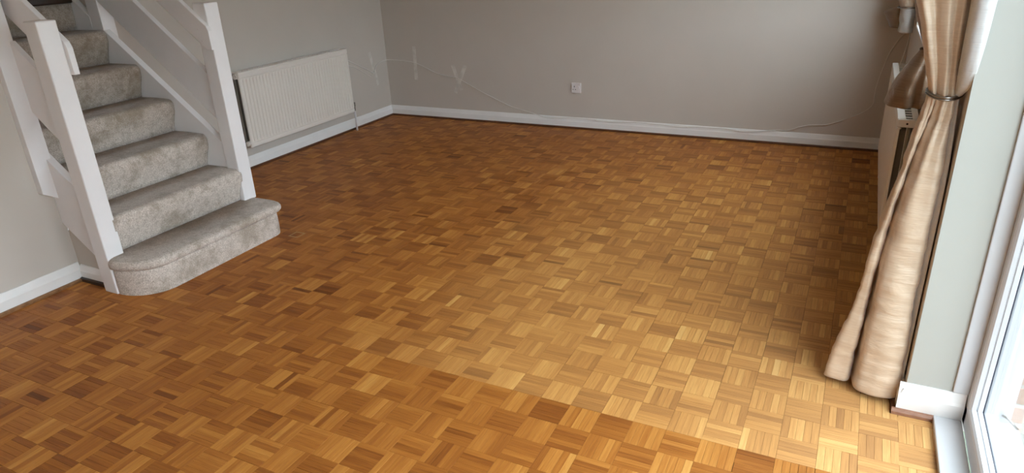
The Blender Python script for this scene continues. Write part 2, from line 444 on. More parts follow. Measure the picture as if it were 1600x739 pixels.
me = bpy.data.meshes.new('parquet_blocks'); me.from_pydata(vv, [], ff); attrs(me, tt, oo); me.update()
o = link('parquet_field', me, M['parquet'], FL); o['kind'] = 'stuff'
variants = {}
for i in sorted(single):
    x0, x1, y0, y1, tone, ori, dz, tx, ty = strips[i]
    key = (round(tone * 24), ori)
    if key not in variants:
        me = bpy.data.meshes.new('parquet_block'); hx, hy = (0.0115, 0.0575) if ori else (0.0575, 0.0115)
        g1, g2 = (0.00028, 0.00036) if ori else (0.00036, 0.00028)
        me.from_pydata(block_verts(-hx + g1, hx - g1, -hy + g2, hy - g2, 0, 0, 0), [], BF); attrs(me, [key[0] / 24] * 9, [ori] * 9)
        me.materials.append(M['parquet']); me.update(); variants[key] = me
    o = bpy.data.objects.new('parquet_block', variants[key]); COL.objects.link(o)
    o.parent = FL; o.location = ((x0 + x1) / 2, (y0 + y1) / 2, dz); o.rotation_euler = (ty, -tx, 0)

# ------------------------------------------------------------------ staircase
ST = thing('staircase', 'beige carpeted staircase with white newel posts and open board balustrade', 'staircase', (-3.2, 2.29, 0))
RISE, GOING = 0.1925, 0.2225
TZ = [0.0] + [0.192 + RISE * k for k in range(6)]           # TZ[k] top of step k
RX = [None, -2.938] + [-3.190 - GOING * k for k in range(7)]  # RX[k] riser base of step k
YN, YFR = 1.8815, 2.6955
def step_profile(k):
    x, zb, zt, xb = RX[k], TZ[k - 1], TZ[k], RX[k + 1] - 0.012
    pts = [(x, zb - 0.004), (x + 0.006, zb + 0.03), (x + 0.020, zb + 0.07), (x + 0.036, zt - 0.088), (x + 0.043, zt - 0.068)]
    c = (x + 0.008, zt - 0.038)
    for a in range(0, 91, 10):
        q = math.radians(a + (-12 if a == 0 else 0)); pts.append((c[0] + 0.038 * math.cos(q), c[1] + 0.038 * math.sin(q)))
    pts += [(x - 0.09, zt + 0.0015), (xb, zt), (xb, zt - 0.05), (x - 0.03, zt - 0.05), (x - 0.03, zb - 0.004)]
    return pts
def extrude_fine(name, pts, y0, y1, mat, parent, n=40, amp=0.0022):
    bm = bmesh.new(); rows = []
    for i in range(n + 1):
        y = y0 + (y1 - y0) * i / n
        row = []
        for x, z in pts:
            w = mnoise.noise(Vector((x * 14, y * 9, z * 14))) * amp + mnoise.noise(Vector((x * 60, y * 60, z * 60))) * amp * 0.35
            row.append((x + w, y, z + w))
        rows.append(row)
    vs = grid_mesh(bm, rows, closed=True)
    ca = bm.faces.new(vs[0]); cb = bm.faces.new(list(reversed(vs[-1])))
    bmesh.ops.triangulate(bm, faces=[ca, cb])
    o = bm_obj(name, bm, mat, parent, smooth=True)
    return o
for k in range(2, 7):
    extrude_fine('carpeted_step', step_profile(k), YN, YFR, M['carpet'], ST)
# last riser up to the landing
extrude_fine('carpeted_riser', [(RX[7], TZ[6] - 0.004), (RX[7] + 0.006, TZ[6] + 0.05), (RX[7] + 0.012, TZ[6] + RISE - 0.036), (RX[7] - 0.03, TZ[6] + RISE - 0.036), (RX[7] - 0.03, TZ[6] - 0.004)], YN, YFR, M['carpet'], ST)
box('landing_nosing', (RX[7] - 0.05, RX[7] + 0.035, YN, YFR, TZ[6] + RISE - 0.036, TZ[6] + RISE + 0.004), M['darkwood'], ST, bev=0.008)['label'] = 'dark stained wooden landing edge'
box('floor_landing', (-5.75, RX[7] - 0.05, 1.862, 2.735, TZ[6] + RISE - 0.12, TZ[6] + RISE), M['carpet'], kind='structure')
# bottom step: curtail end on the left, round corner on the right, projecting past the newels
def outline(off):
    pts = []
    xf = -2.938 + off
    # left curtail: from the near newel round to the straight front
    cxl, cyl_, rx_, ry_ = -3.146, 1.985, 0.208 + off, 0.174 + off * 0.7
    for a in range(0, 91, 6):
        q = math.radians(-90 + a); pts.append((cxl + rx_ * math.cos(q), cyl_ + ry_ * math.sin(q)))
    for y in np.linspace(2.05, 2.62, 14): pts.append((xf, float(y)))
    r = 0.085
    for a in range(0, 91, 10):
        q = math.radians(a); pts.append((xf - r + r * math.cos(q), 2.672 - 0.0 + off + (r) * math.sin(q) - 0.0))
    pts.append((-3.10, 2.757 + off)); pts.append((-3.22, 2.757 + off))
    pts.append((-3.22, 1.895)); pts.append((-3.1495, 1.895)); pts.append((-3.1495, 1.817 - off * 0.7))
    return pts
lev = [(0.0, 0.0), (0.05, 0.0015), (0.10, 0.0), (0.128, -0.001), (0.132, -0.003), (0.136, 0.006), (0.142, 0.015), (0.152, 0.021), (0.165, 0.021), (0.176, 0.016), (0.184, 0.007), (0.189, -0.006), (0.192, -0.03)]
bm = bmesh.new(); rows = []
for z, off in lev:
    row = []
    for (x, y) in outline(off):
        w = mnoise.noise(Vector((x * 14, y * 14, z * 14))) * 0.0018
        row.append((max(x + w, -3.22), y + w * 0.5, z))
    rows.append(row)
vs = grid_mesh(bm, rows, closed=True)
cap = bm.faces.new(list(reversed(vs[-1]))); bmesh.ops.triangulate(bm, faces=[cap])
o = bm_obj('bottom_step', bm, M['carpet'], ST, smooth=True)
o['label'] = 'wide carpeted bottom step with rounded ends'

def newel(y0, y1, z0):
    bm = bmesh.new(); bx(bm, -3.245, -3.150, y0, y1, z0, 1.304, bev=0.006, seg=3)
    return bm_obj('newel_post', bm, M['gloss'], ST)
newel(1.803, 1.893, 0.0)
newel(2.685, 2.775, 0.185)
# half newels fixed to the wall ends
pr('wall_newel', [(1.780, 0.498), (1.846, 0.457), (1.868, 0.445), (1.868, 1.75), (1.780, 1.75)], 'x', XL - 0.005, -3.470, M['gloss'], ST, bev=0.003)
pr('wall_newel', [(2.6965, 0.86), (2.780, 0.82), (2.780, 2.05), (2.6965, 2.05)], 'x', XA - 0.005, -4.053, M['gloss'], ST, bev=0.003)
# strings
def slope_board(name, x0, x1, top, bot, sl, y0, y1, mat=None, bev=0.002, extra=None):
    pts = [(x0, bot + sl * (0 - (x0))), (x1, bot - sl * x1), (x1, top - sl * x1), (x0, top - sl * x0)]
    return pr(name, pts, 'y', y0, y1, mat or M['gloss'], ST, bev=bev)
# value at x: z = c - sl*x  (c = z at x 0)
def c_of(x, z, sl): return z + sl * x
slope_board('string', XL - 0.004, -3.20, c_of(-3.463, 0.652, 0.78), c_of(-3.525, 0.331, 0.78), 0.78, 1.845, 1.882)
slope_board('string', -4.052, -3.20, c_of(-3.70, 0.884, 0.775), c_of(-3.70, 0.884, 0.775) - 0.335, 0.775, 2.695, 2.735)
slope_board('wall_string', -4.50, -4.150, c_of(-4.11, 1.20, 0.80), c_of(-4.11, 1.20, 0.80) - 0.335, 0.80, 2.695, 2.734)
slope_board('wall_string', -4.50, XL - 0.004, c_of(-3.463, 0.66, 0.83), c_of(-3.463, 0.66, 0.83) - 0.335, 0.83, 1.8625, 1.884)
# wide middle boards
slope_board('middle_board', -3.472, -3.20, c_of(-3.379, 1.133, 0.86), c_of(-3.379, 0.808, 0.86), 0.86, 1.850, 1.876)
slope_board('middle_board', -4.054, -3.20, c_of(-3.50, 1.123, 0.814), c_of(-3.50, 0.867, 0.814), 0.814, 2.702, 2.734)
# handrails, screwed to the inner side of the newels, ends clipped level
def rail(y0, y1, ztop, zlow, sl, xe=-3.130, xend=-3.62):
    zt = lambda x: ztop + sl * (xe - x); zl = lambda x: zlow + sl * (xe - x)
    zc = 1.066
    xc = xe - (zc - zlow) / sl
    pts = [(xe, zc), (xe, zt(xe) - 0.018), (xe - 0.012, zt(xe - 0.012)), (xend, zt(xend)), (xend, zl(xend)), (xc, zc)]
    return pr('handrail', pts, 'y', y0, y1, M['gloss'], ST, bev=0.003)
h1 = rail(1.893, 1.920, 1.200, 1.018, 0.79)
h2 = rail(2.658, 2.685, 1.180, 1.036, 0.80, xend=-4.10)
for (x, z) in ((-3.205, 1.172), (-3.19, 1.112)):
    bm = bmesh.new(); cyl(bm, (x, 2.6585, z), (x, 2.6565, z), 0.0042, 10); bm_obj('screw', bm, M['plastic'], h2)
# spandrel under the near string, with its own skirting
pr('spandrel_panel', [(-3.507, 0.0), (-3.20, 0.0), (-3.20, 0.07), (-3.507, 0.33)], 'y', 1.862, 1.874, M['wall'], ST)
pr('spandrel_panel', [(-4.152, 0.0), (-3.20, 0.0), (-3.20, 0.20), (-4.152, 0.92)], 'y', 2.712, 2.724, M['wall'], ST)
pr('spandrel_skirting', [(1.862 - d, z) for d, z in skirting_profile(h=0.085)], 'x', XL + 0.016, -3.244, M['skirt'], ST)
pr('spandrel_bead', [(1.843, 0.0005), (1.830, 0.0005), (1.832, 0.016), (1.843, 0.02)], 'x', XL + 0.02, -3.244, M['darkwood'], ST)

# ------------------------------------------------------------------ radiators
def radiator(label, xw, sg, t0, t1, z0, z1, dep, rib, loc, plate=False):
    """sg: +1 the panel faces +x from a wall at xw; -1 faces -x"""
    T = thing('radiator', label, 'radiator', loc)
    X = lambda d: xw + sg * d
    # ribbed front panel: vertical pressed channels between plain top and bottom bands
    bm = bmesh.new(); n = int((t1 - t0) / rib); rows = []
    dF = dep
    def row(z, amp):
        r = []
        for i in range(n):
            a = t0 + 0.014 + (t1 - t0 - 0.028) * i / n; w = (t1 - t0 - 0.028) / n
            for f, d in ((0.0, 0), (0.30, 0), (0.42, -1), (0.58, -1), (0.70, 0)):
                r.append((X(dF + d * amp), a + w * f, z))
        r.append((X(dF), t1 - 0.014, z))
        return [(X(dF - 0.012), t0, z), (X(dF - 0.003), t0 + 0.004, z)] + r + [(X(dF - 0.003), t1 - 0.004, z), (X(dF - 0.012), t1, z)]
    zs = [(z0, -1), (z0 + 0.004, 0), (z0 + 0.030, 0), (z0 + 0.033, -2), (z0 + 0.037, -2), (z0 + 0.040, 0), (z0 + 0.055, 1), (z1 - 0.055, 1), (z1 - 0.040, 0), (z1 - 0.037, -2), (z1 - 0.033, -2), (z1 - 0.030, 0), (z1 - 0.004, 0), (z1, -1)]
    for z, kk in zs:
        rr = row(z, 0.0070 if kk == 1 else 0.0)
        if kk < 0: rr = [(x - sg * 0.003 * -kk, y, zz) for x, y, zz in rr]
        rows.append(rr)
    grid_mesh(bm, rows)
    o = bm_obj('front_panel', bm, M['radiator'], T)
    md = o.modifiers.new('thickness', 'SOLIDIFY'); md.thickness = 0.004; md.offset = 0
    box('back_panel', (X(0.028), X(0.040), t0 + 0.012, t1 - 0.012, z0 + 0.004, z1 - 0.012), M['radback'], T, bev=0.004)
    box('top_channel', (X(dF - 0.012), X(dF - 0.034), t0 + 0.01, t1 - 0.01, z1 - 0.035, z1 - 0.004), M['radiator'], T, bev=0.008)
    # slotted top cover
    bm = bmesh.new()
    bx(bm, X(0.022), X(0.046), t0, t1, z1 + 0.000, z1 + 0.006); bx(bm, X(dF - 0.030), X(dF + 0.002), t0, t1, z1 + 0.000, z1 + 0.009, bev=0.003)
    m = max(8, int((t1 - t0) / 0.05))
    for i in range(m + 1):
        y = t0 + (t1 - t0) * i / m; bx(bm, X(0.040), X(dF - 0.026), max(t0, y - 0.006), min(t1, y + 0.006), z1 + 0.001, z1 + 0.005)
    bm_obj('top_grille', bm, M['radiator'], T)
    # tappings at the corners, joining tubes
    for y, s2 in ((t0, -1), (t1, 1)):
        for z in (() if plate else (z0 + 0.026, z1 - 0.022)):
            bm = bmesh.new(); cyl(bm, (X(dF - 0.034), y + s2 * 0.010, z), (X(dF - 0.034), y - s2 * 0.03, z), 0.019, 14)
            cyl(bm, (X(dF - 0.034), y + s2 * 0.014, z), (X(dF - 0.034), y + s2 * 0.010, z), 0.009, 8)
            bm_obj('end_boss', bm, M['radiator'], T)
        bm = bmesh.new(); cyl(bm, (X(0.056), y - s2 * 0.006, z0 + 0.03), (X(0.056), y - s2 * 0.006, z1 - 0.02), 0.008, 10)
        bm_obj('end_tube', bm, M['radback'], T)
    if plate:
        pl = box('end_plate', (X(dep + 0.001), X(0.030), t0 - 0.006, t0 + 0.012, z1 - 0.030, z1 + 0.006), M['radiator'], T, bev=0.004)
        bm = bmesh.new(); cyl(bm, (X(0.066), t0 - 0.0068, z1 - 0.013), (X(0.066), t0 - 0.005, z1 - 0.013), 0.0045, 10); bm_obj('vent_hole', bm, M['dark'], pl)
        box('back_panel_edge', (X(0.058), X(0.064), t0 + 0.002, t0 + 0.02, z0 + 0.03, z1 - 0.03), M['radiator'], T)
    # convector fins between the panels
    bm = bmesh.new()
    for i in range(int((t1 - t0) / 0.03)):
        y = t0 + 0.03 + i * 0.03
        bx(bm, X(0.040), X(dF - 0.013), y, y + 0.0015, z0 + 0.05, z1 - 0.05)
    oo_ = bm_obj('convector_fins', bm, M['radback'], T); oo_['kind'] = 'stuff'
    for y in (t0 + 0.18, t1 - 0.18):
        box('wall_bracket', (X(0.0015), X(0.03), y - 0.015, y + 0.015, z0 + 0.06, z1 - 0.06), M['radback'], T)
    return T
RL = radiator('cream ribbed radiator on the wall behind the stair newel', XA, 1, 3.612, 4.852, 0.187, 0.740, 0.112, 0.033, (XA, 4.23, 0.187))
bm = bmesh.new()
cyl(bm, (-4.075, 4.858, 0.208), (-4.075, 4.885, 0.208), 0.009, 10); cyl(bm, (-4.075, 4.888, 0.188), (-4.075, 4.888, 0.228), 0.012, 12); cyl(bm, (-4.075, 4.888, 0.228), (-4.075, 4.888, 0.262), 0.0155, 14)
bm_obj('valve', bm, M['radback'], RL)['label'] = 'small dull valve at the lower corner'
bm = bmesh.new(); tube(bm, [(-4.075, 4.888, 0.19), (-4.076, 4.892, 0.10), (-4.082, 4.897, 0.0)], 0.0085, 12); bm_obj('pipe', bm, M['plastic'], RL, smooth=True)
RR = radiator('cream double radiator on the window wall, half hidden behind the long curtain', XW, -1, 3.36, 4.86, 0.215, 0.742, 0.103, 0.033, (XW, 4.1, 0.22), True)
bm = bmesh.new(); cyl(bm, (0.222, 3.335, 0.24), (0.222, 3.36, 0.24), 0.009, 10); cyl(bm, (0.222, 3.325, 0.0), (0.222, 3.325, 0.26), 0.008, 12)
bm_obj('pipe', bm, M['plastic'], RR)
bm = bmesh.new(); cyl(bm, (0.222, 4.862, 0.24), (0.222, 4.885, 0.24), 0.009, 10); cyl(bm, (0.222, 4.895, 0.0), (0.222, 4.895, 0.27), 0.008, 12)
bm_obj('pipe', bm, M['plastic'], RR)

# ------------------------------------------------------------------ window above the right radiator
WN = bpy.data.objects.new('window_1', None); COL.objects.link(WN); WN['kind'] = 'structure'; WN.location = (0.40, 4.12, WIN[2])
bm = bmesh.new(); xa, xb = 0.41, 0.47
bx(bm, xa, xb, WIN[0], WIN[0] + 0.06, WIN[2], WIN[3]); bx(bm, xa, xb, WIN[1] - 0.06, WIN[1], WIN[2], WIN[3])
bx(bm, xa, xb, WIN[0], WIN[1], WIN[2], WIN[2] + 0.06); bx(bm, xa, xb, WIN[0], WIN[1], WIN[3] - 0.06, WIN[3])
bx(bm, xa, xb, 3.99, 4.05, WIN[2], WIN[3])
bm_obj('window_frame', bm, M['upvc'], WN)
box('pane', (0.437, 0.443, WIN[0] + 0.05, 4.00, WIN[2] + 0.05, WIN[3] - 0.05), M['glass'], WN)
box('pane', (0.437, 0.443, 4.04, WIN[1] - 0.05, WIN[2] + 0.05, WIN[3] - 0.05), M['glass'], WN)
box('sill_board', (0.286, 0.415, WIN[0] + 0.002, WIN[1] - 0.002, WIN[2] + 0.001, WIN[2] + 0.016), M['gloss'], WN, bev=0.006)

# ------------------------------------------------------------------ patio door
DR = bpy.data.objects.new('door_1', None); COL.objects.link(DR); DR['kind'] = 'structure'; DR.location = (0.5, 1.0, 0)
prof = [(0.0, 0.4655), (0.060, 0.4655), (0.069, 0.468), (0.075, 0.474), (0.0755, 0.4855), (0.0715, 0.487), (0.0715, 0.489), (0.0755, 0.4905), (0.0755, 0.502), (0.070, 0.5045), (0.0, 0.5045)]
profo = [(0.0, 0.5105), (0.058, 0.5105), (0.062, 0.514), (0.055, 0.540), (0.0, 0.540)]
zb0, yj = 0.019, 2.2905
jb0, jb1 = DOOR[0], 2.292
pr('bottom_rail', [(x, zb0 + u) for u, x in prof], 'y', jb0, jb1 - 0.02, M['upvc'], DR)
pr('jamb', [(x, yj - u) for u, x in prof], 'z', zb0, DOOR[2], M['upvc'], DR)
pr('jamb', [(x, jb0 + u) for u, x in prof], 'z', zb0, DOOR[2], M['upvc'], DR)
pr('head_rail', [(x, DOOR[2] - u) for u, x in prof], 'y', jb0, jb1 - 0.02, M['upvc'], DR)
bm = bmesh.new()
bx(bm, 0.5045, 0.5105, jb0 + 0.05, yj - 0.066, zb0 + 0.02, zb0 + 0.066); bx(bm, 0.5045, 0.5105, yj - 0.066, yj - 0.02, zb0 + 0.02, DOOR[2] - 0.02)
bx(bm, 0.5045, 0.5105, jb0 + 0.02, jb0 + 0.066, zb0 + 0.02, DOOR[2] - 0.02); bx(bm, 0.5045, 0.5105, jb0 + 0.05, yj - 0.066, DOOR[2] - 0.066, DOOR[2] - 0.02)
bm_obj('gasket', bm, M['gasket'], DR)
bm = bmesh.new()
prism(bm, [(x, zb0 + u) for u, x in profo], 'y', jb0, jb1 - 0.02); prism(bm, [(x, yj - u) for u, x in profo], 'z', zb0, DOOR[2]); prism(bm, [(x, jb0 + u) for u, x in profo], 'z', zb0, DOOR[2])
bm_obj('glazing_bead', bm, M['greybead'], DR)['label'] = 'grey outer glazing bead'
box('pane', (0.5065, 0.5095, jb0 + 0.06, yj - 0.06, zb0 + 0.06, DOOR[2] - 0.06), M['glass'], DR)
box('pane', (0.5065, 0.5095, 0.54, 0.60, zb0 + 0.06, DOOR[2] - 0.06), M['upvc'], DR).name = 'mullion'
box('cover_strip', (0.421, 0.466, 2.256, 2.2665, 0.118, DOOR[2]), M['upvc'], DR, bev=0.003)
box('sill_board', (0.382, 0.463, jb0, 2.250, 0.0, 0.022), M['upvc'], DR, bev=0.004)
box('outer_sill', (0.538, 0.628, jb0, 2.325, -0.04, 0.004), M['upvc'], DR, bev=0.004)
box('outer_jamb', (0.540, 0.606, 2.318, 2.40, 0.0, DOOR[2]), M['upvc'], DR, bev=0.003)
bm = bmesh.new(); tube(bm, catmull([(0.580, 2.31, 0.035), (0.586, 2.295, 0.040), (0.598, 2.288, 0.034), (0.612, 2.286, 0.020), (0.622, 2.290, 0.008)], 14), 0.004, 8)
bm_obj('door_hook', bm, M['metal'], DR, smooth=True)

# ------------------------------------------------------------------ outside
WX = bpy.data.objects.new('wall_exterior', None); COL.objects.link(WX); WX['kind'] = 'structure'; WX.location = (0.65, 2.5, 0)
box('mortar_core', (0.545, 0.655, 2.402, 2.62, -0.2, 2.3), M['mortar'], WX)
bmb = bmesh.new(); bx(bmb, -0.0275, 0.0275, -0.11, 0.0, -0.0325, 0.0325, bev=0.004, seg=1)
bme = bpy.data.meshes.new('brick'); bmesh.ops.recalc_face_normals(bmb, faces=bmb.faces[:]); bmb.to_mesh(bme); bmb.free(); bme.materials.append(M['brick'])
for i in range(31):
    o = bpy.data.objects.new('brick', bme); COL.objects.link(o); o.parent = WX; o.matrix_parent_inverse = Matrix.Translation(-WX.location)
    o.location = (0.634 + random.uniform(-0.002, 0.002), 2.51 + random.uniform(-0.002, 0.002), -0.16 + 0.075 * i)
PV = bpy.data.objects.new('floor_patio', None); COL.objects.link(PV); PV['kind'] = 'structure'; PV.location = (2.5, 1.0, -0.2)
for i in range(6):
    for j in range(8):
        x0 = 0.56 + i * 0.60; y0 = 2.56 - (j + 1) * 0.60
        box('paving_slab', (x0 + 0.004, x0 + 0.596, y0 + 0.004, y0 + 0.596, -0.20, -0.12 + random.uniform(-0.003, 0.003)), M['concrete'], PV, bev=0.004)
box('ground_garden', (0.55, 30, -25, 30, -0.60, -0.19), M['grass'], kind='structure')
box('ground_lawn', (0.665, 12, 2.57, 12, -0.19, -0.10), M['grass'], kind='structure')
box('hedge_sky_blocker', (7.0, 7.6, -12, 22, -0.6, 1.6), M['blocker_hedge'], kind='structure')  # unseen green screen added outside to block the low sky
o = box('timber_board', (0.668, 0.76, 1.50, 2.235, -0.12, -0.055), M['plank'], bev=0.004)
tag(o, 'brown timber board lying on the patio outside the glass door', 'board')

# ------------------------------------------------------------------ curtains
def curtain_sheet(name, levels, mat, parent, nu=90, nv=80, pleats=0, amp=0.0, thick=0.0016, hem=0.0, wr=0.004, seed=0.0):
    zs = [l[0] for l in levels]
    m = len(levels[0][1])
    cols = []
    for j in range(m):
        cols.append(catmull([(l[1][j][0], l[1][j][1], l[0]) for l in levels], nv))
    bm = bmesh.new(); rows = []
    for i in range(nv + 1):
        ctrl = [c[i] for c in cols]
        line = catmull(ctrl, nu)
        row = []
        for k, p in enumerate(line):
            a = line[max(k - 1, 0)]; b = line[min(k + 1, nu)]
            t = (b - a); t.z = 0
            n = Vector((t.y, -t.x, 0)); n = n.normalized() if n.length > 1e-6 else Vector((0, -1, 0))
            u = k / nu
            d = 0.0
            if pleats: d += amp * math.sin(2 * math.pi * pleats * u + 0.6 * math.sin(3 * p.z + seed))
            d += wr * mnoise.noise(Vector((p.x * 9 + seed, p.y * 9, p.z * 7))) + wr * 0.55 * mnoise.noise(Vector((p.x * 16, p.y * 16 + seed, p.z * 34)))
            if hem and p.z < hem: d += 0.0025
            if hem: d += 0.0065 * math.exp((p.z - 1.055) / 0.16) * (1 - math.exp((p.z - 1.07) / 0.05)) * math.sin(2 * math.pi * 7.3 * u + 1.0)
            row.append(p + n * d)
        rows.append(row)
    grid_mesh(bm, rows)
    o = bm_obj(name, bm, mat, parent, smooth=True)
    md = o.modifiers.new('thickness', 'SOLIDIFY'); md.thickness = thick
    return o
CT = thing('curtain', 'floor length champagne silk curtain tied back beside the patio door', 'curtain', (0.2, 2.4, 0.02))
low = [
 (0.022, [(0.17, 2.60), (0.085, 2.46), (0.040, 2.365), (0.084, 2.345), (0.120, 2.352), (0.131, 2.430), (0.140, 2.318), (0.185, 2.290), (0.238, 2.288), (0.276, 2.312), (0.280, 2.40)]),
 (0.18, [(0.17, 2.60), (0.105, 2.46), (0.068, 2.368), (0.102, 2.346), (0.129, 2.354), (0.138, 2.426), (0.145, 2.320), (0.187, 2.292), (0.238, 2.290), (0.274, 2.312), (0.279, 2.40)]),
 (0.34, [(0.17, 2.59), (0.128, 2.46), (0.097, 2.368), (0.121, 2.346), (0.140, 2.358), (0.147, 2.418), (0.153, 2.326), (0.190, 2.296), (0.237, 2.293), (0.271, 2.314), (0.278, 2.40)]),
 (0.52, [(0.18, 2.58), (0.138, 2.48), (0.118, 2.37), (0.134, 2.346), (0.149, 2.362), (0.156, 2.404), (0.162, 2.330), (0.193, 2.302), (0.236, 2.298), (0.268, 2.316), (0.277, 2.40)]),
 (0.70, [(0.19, 2.54), (0.158, 2.46), (0.144, 2.37), (0.156, 2.346), (0.167, 2.358), (0.172, 2.394), (0.178, 2.334), (0.201, 2.308), (0.236, 2.304), (0.267, 2.318), (0.277, 2.40)]),
 (0.88, [(0.205, 2.50), (0.180, 2.44), (0.172, 2.375), (0.182, 2.350), (0.189, 2.356), (0.194, 2.378), (0.203, 2.342), (0.218, 2.318), (0.240, 2.312), (0.268, 2.322), (0.278, 2.40)]),
 (1.00, [(0.22, 2.47), (0.200, 2.43), (0.194, 2.382), (0.200, 2.358), (0.207, 2.352), (0.215, 2.368), (0.222, 2.348), (0.235, 2.330), (0.250, 2.326), (0.272, 2.330), (0.283, 2.39)]),
 (1.055, [(0.225, 2.46), (0.205, 2.42), (0.200, 2.382), (0.205, 2.360), (0.212, 2.350), (0.220, 2.362), (0.226, 2.350), (0.240, 2.336), (0.254, 2.334), (0.268, 2.340), (0.280, 2.388)]),
]
curtain_sheet('lower_drape', low, M['silk'], CT, hem=0.10, seed=1.0, wr=0.0075, nv=120)
up = [
 (1.055, [(0.225, 2.46), (0.205, 2.42), (0.200, 2.382), (0.205, 2.360), (0.212, 2.350), (0.220, 2.366), (0.226, 2.350), (0.236, 2.336), (0.246, 2.346), (0.256, 2.336), (0.266, 2.350)]),
 (1.14, [(0.225, 2.50), (0.185, 2.44), (0.176, 2.385), (0.184, 2.352), (0.195, 2.346), (0.205, 2.353), (0.214, 2.342), (0.228, 2.330), (0.239, 2.342), (0.249, 2.332), (0.262, 2.352)]),
 (1.25, [(0.215, 2.56), (0.158, 2.47), (0.147, 2.390), (0.156, 2.345), (0.170, 2.342), (0.183, 2.352), (0.196, 2.336), (0.212, 2.326), (0.226, 2.341), (0.241, 2.326), (0.260, 2.352)]),
 (1.40, [(0.20, 2.62), (0.122, 2.50), (0.108, 2.395), (0.120, 2.340), (0.142, 2.338), (0.160, 2.354), (0.180, 2.330), (0.200, 2.320), (0.218, 2.340), (0.238, 2.320), (0.258, 2.352)]),
 (1.75, [(0.18, 2.75), (0.105, 2.58), (0.095, 2.40), (0.110, 2.335), (0.135, 2.335), (0.155, 2.375), (0.175, 2.325), (0.200, 2.315), (0.218, 2.36), (0.238, 2.315), (0.258, 2.352)]),
 (2.20, [(0.18, 2.80), (0.105, 2.60), (0.095, 2.41), (0.110, 2.335), (0.135, 2.335), (0.155, 2.375), (0.175, 2.325), (0.200, 2.315), (0.218, 2.36), (0.238, 2.315), (0.258, 2.352)]),
]
curtain_sheet('upper_drape', up, M['silk'], CT, seed=4.0, wr=0.003)
lin_up = [
 (1.058, [(0.262, 2.348), (0.267, 2.338), (0.274, 2.336), (0.281, 2.350)]),
 (1.10, [(0.260, 2.340), (0.266, 2.300), (0.280, 2.286), (0.291, 2.285)]),
 (1.18, [(0.257, 2.330), (0.263, 2.272), (0.281, 2.257), (0.297, 2.257)]),
 (1.30, [(0.254, 2.325), (0.261, 2.266), (0.281, 2.251), (0.302, 2.254)]),
 (1.45, [(0.252, 2.325), (0.260, 2.264), (0.281, 2.249), (0.304, 2.252)]),
 (2.20, [(0.252, 2.325), (0.260, 2.264), (0.281, 2.249), (0.304, 2.252)]),
]
curtain_sheet('lining', lin_up, M['lining'], CT, nu=14, nv=40, wr=0.0)['label'] = 'white lining turned out along the edge'
lin_lo = [(z, [(0.262, 2.345 ), (0.279, 2.318), (0.286, 2.326), (0.287, 2.40)]) for z in (0.09, 0.4, 0.8)] + [(1.055, [(0.266, 2.352), (0.272, 2.346), (0.277, 2.350), (0.281, 2.39)])]
curtain_sheet('lining', lin_lo, M['lining'], CT, nu=14, nv=40, wr=0.0)['label'] = 'white lining behind the lower fold'
# tieback band round the waist, hooked to the wall
TB = thing('curtain_tieback', 'slim silver metal tieback band around the floor length curtain', 'tieback', (0.25, 2.36, 1.05))
ring = []
for q in range(40):
    a = 2 * math.pi * q / 40
    ring.append((0.2405 + 0.0470 * math.cos(a), 2.396 + 0.075 * math.sin(a), 1.054 + 0.006 * math.cos(a) ** 2))
bm = bmesh.new(); tube(bm, ring, 0.0032, 8, closed=True)
bm_obj('band', bm, M['metal'], TB, smooth=True)
bm = bmesh.new(); tube(bm, [(x, y + 0.001, z - 0.007) for x, y, z in ring], 0.0026, 8, closed=True)
bm_obj('band', bm, M['metal'], TB, smooth=True)

# short curtains of the window above the radiator
C2 = thing('curtain', 'tan tail of the short window curtain behind the long champagne curtain', 'curtain', (0.2, 3.15, 0.85), 'window curtains')
tail = [
 (0.845, [(0.118, 3.24), (0.128, 3.16), (0.160, 3.13), (0.190, 3.11), (0.215, 3.14), (0.240, 3.12), (0.262, 3.15)]),
 (0.93, [(0.138, 3.24), (0.150, 3.17), (0.170, 3.14), (0.196, 3.13), (0.218, 3.15), (0.240, 3.135), (0.262, 3.16)]),
 (1.02, [(0.190, 3.23), (0.198, 3.19), (0.208, 3.17), (0.220, 3.16), (0.234, 3.165), (0.248, 3.16), (0.264, 3.18)]),
 (1.070, [(0.218, 3.22), (0.222, 3.20), (0.228, 3.19), (0.236, 3.185), (0.246, 3.185), (0.256, 3.185), (0.270, 3.20)]),
]
curtain_sheet('tail', tail, M['tan'], C2, nu=40, nv=30, seed=2.0, wr=0.006)
upn = [
 (1.070, [(0.218, 3.22), (0.222, 3.20), (0.228, 3.19), (0.236, 3.185), (0.246, 3.185), (0.256, 3.185), (0.270, 3.20)]),
 (1.155, [(0.200, 3.28), (0.190, 3.21), (0.202, 3.17), (0.220, 3.20), (0.238, 3.16), (0.255, 3.20), (0.276, 3.18)]),
 (1.24, [(0.175, 3.30), (0.163, 3.21), (0.182, 3.16), (0.205, 3.20), (0.232, 3.15), (0.255, 3.20), (0.278, 3.17)]),
 (1.45, [(0.150, 3.36), (0.130, 3.21), (0.155, 3.14), (0.190, 3.21), (0.225, 3.14), (0.255, 3.21), (0.280, 3.16)]),
 (2.20, [(0.145, 3.40), (0.125, 3.20), (0.150, 3.13), (0.190, 3.22), (0.225, 3.13), (0.255, 3.22), (0.280, 3.16)]),
]
curtain_sheet('upper_drape', upn, M['tan'], C2, nu=50, nv=30, seed=3.0)
T2 = thing('curtain_tieback', 'dark knotted tieback on the tan window curtain behind the long curtain', 'tieback', (0.245, 3.2, 1.09))
ring = [(0.244 + 0.031 * math.cos(a), 3.203 + 0.026 * math.sin(a), 1.068 + 0.004 * math.sin(2 * a)) for a in (2 * math.pi * q / 24 for q in range(24))]
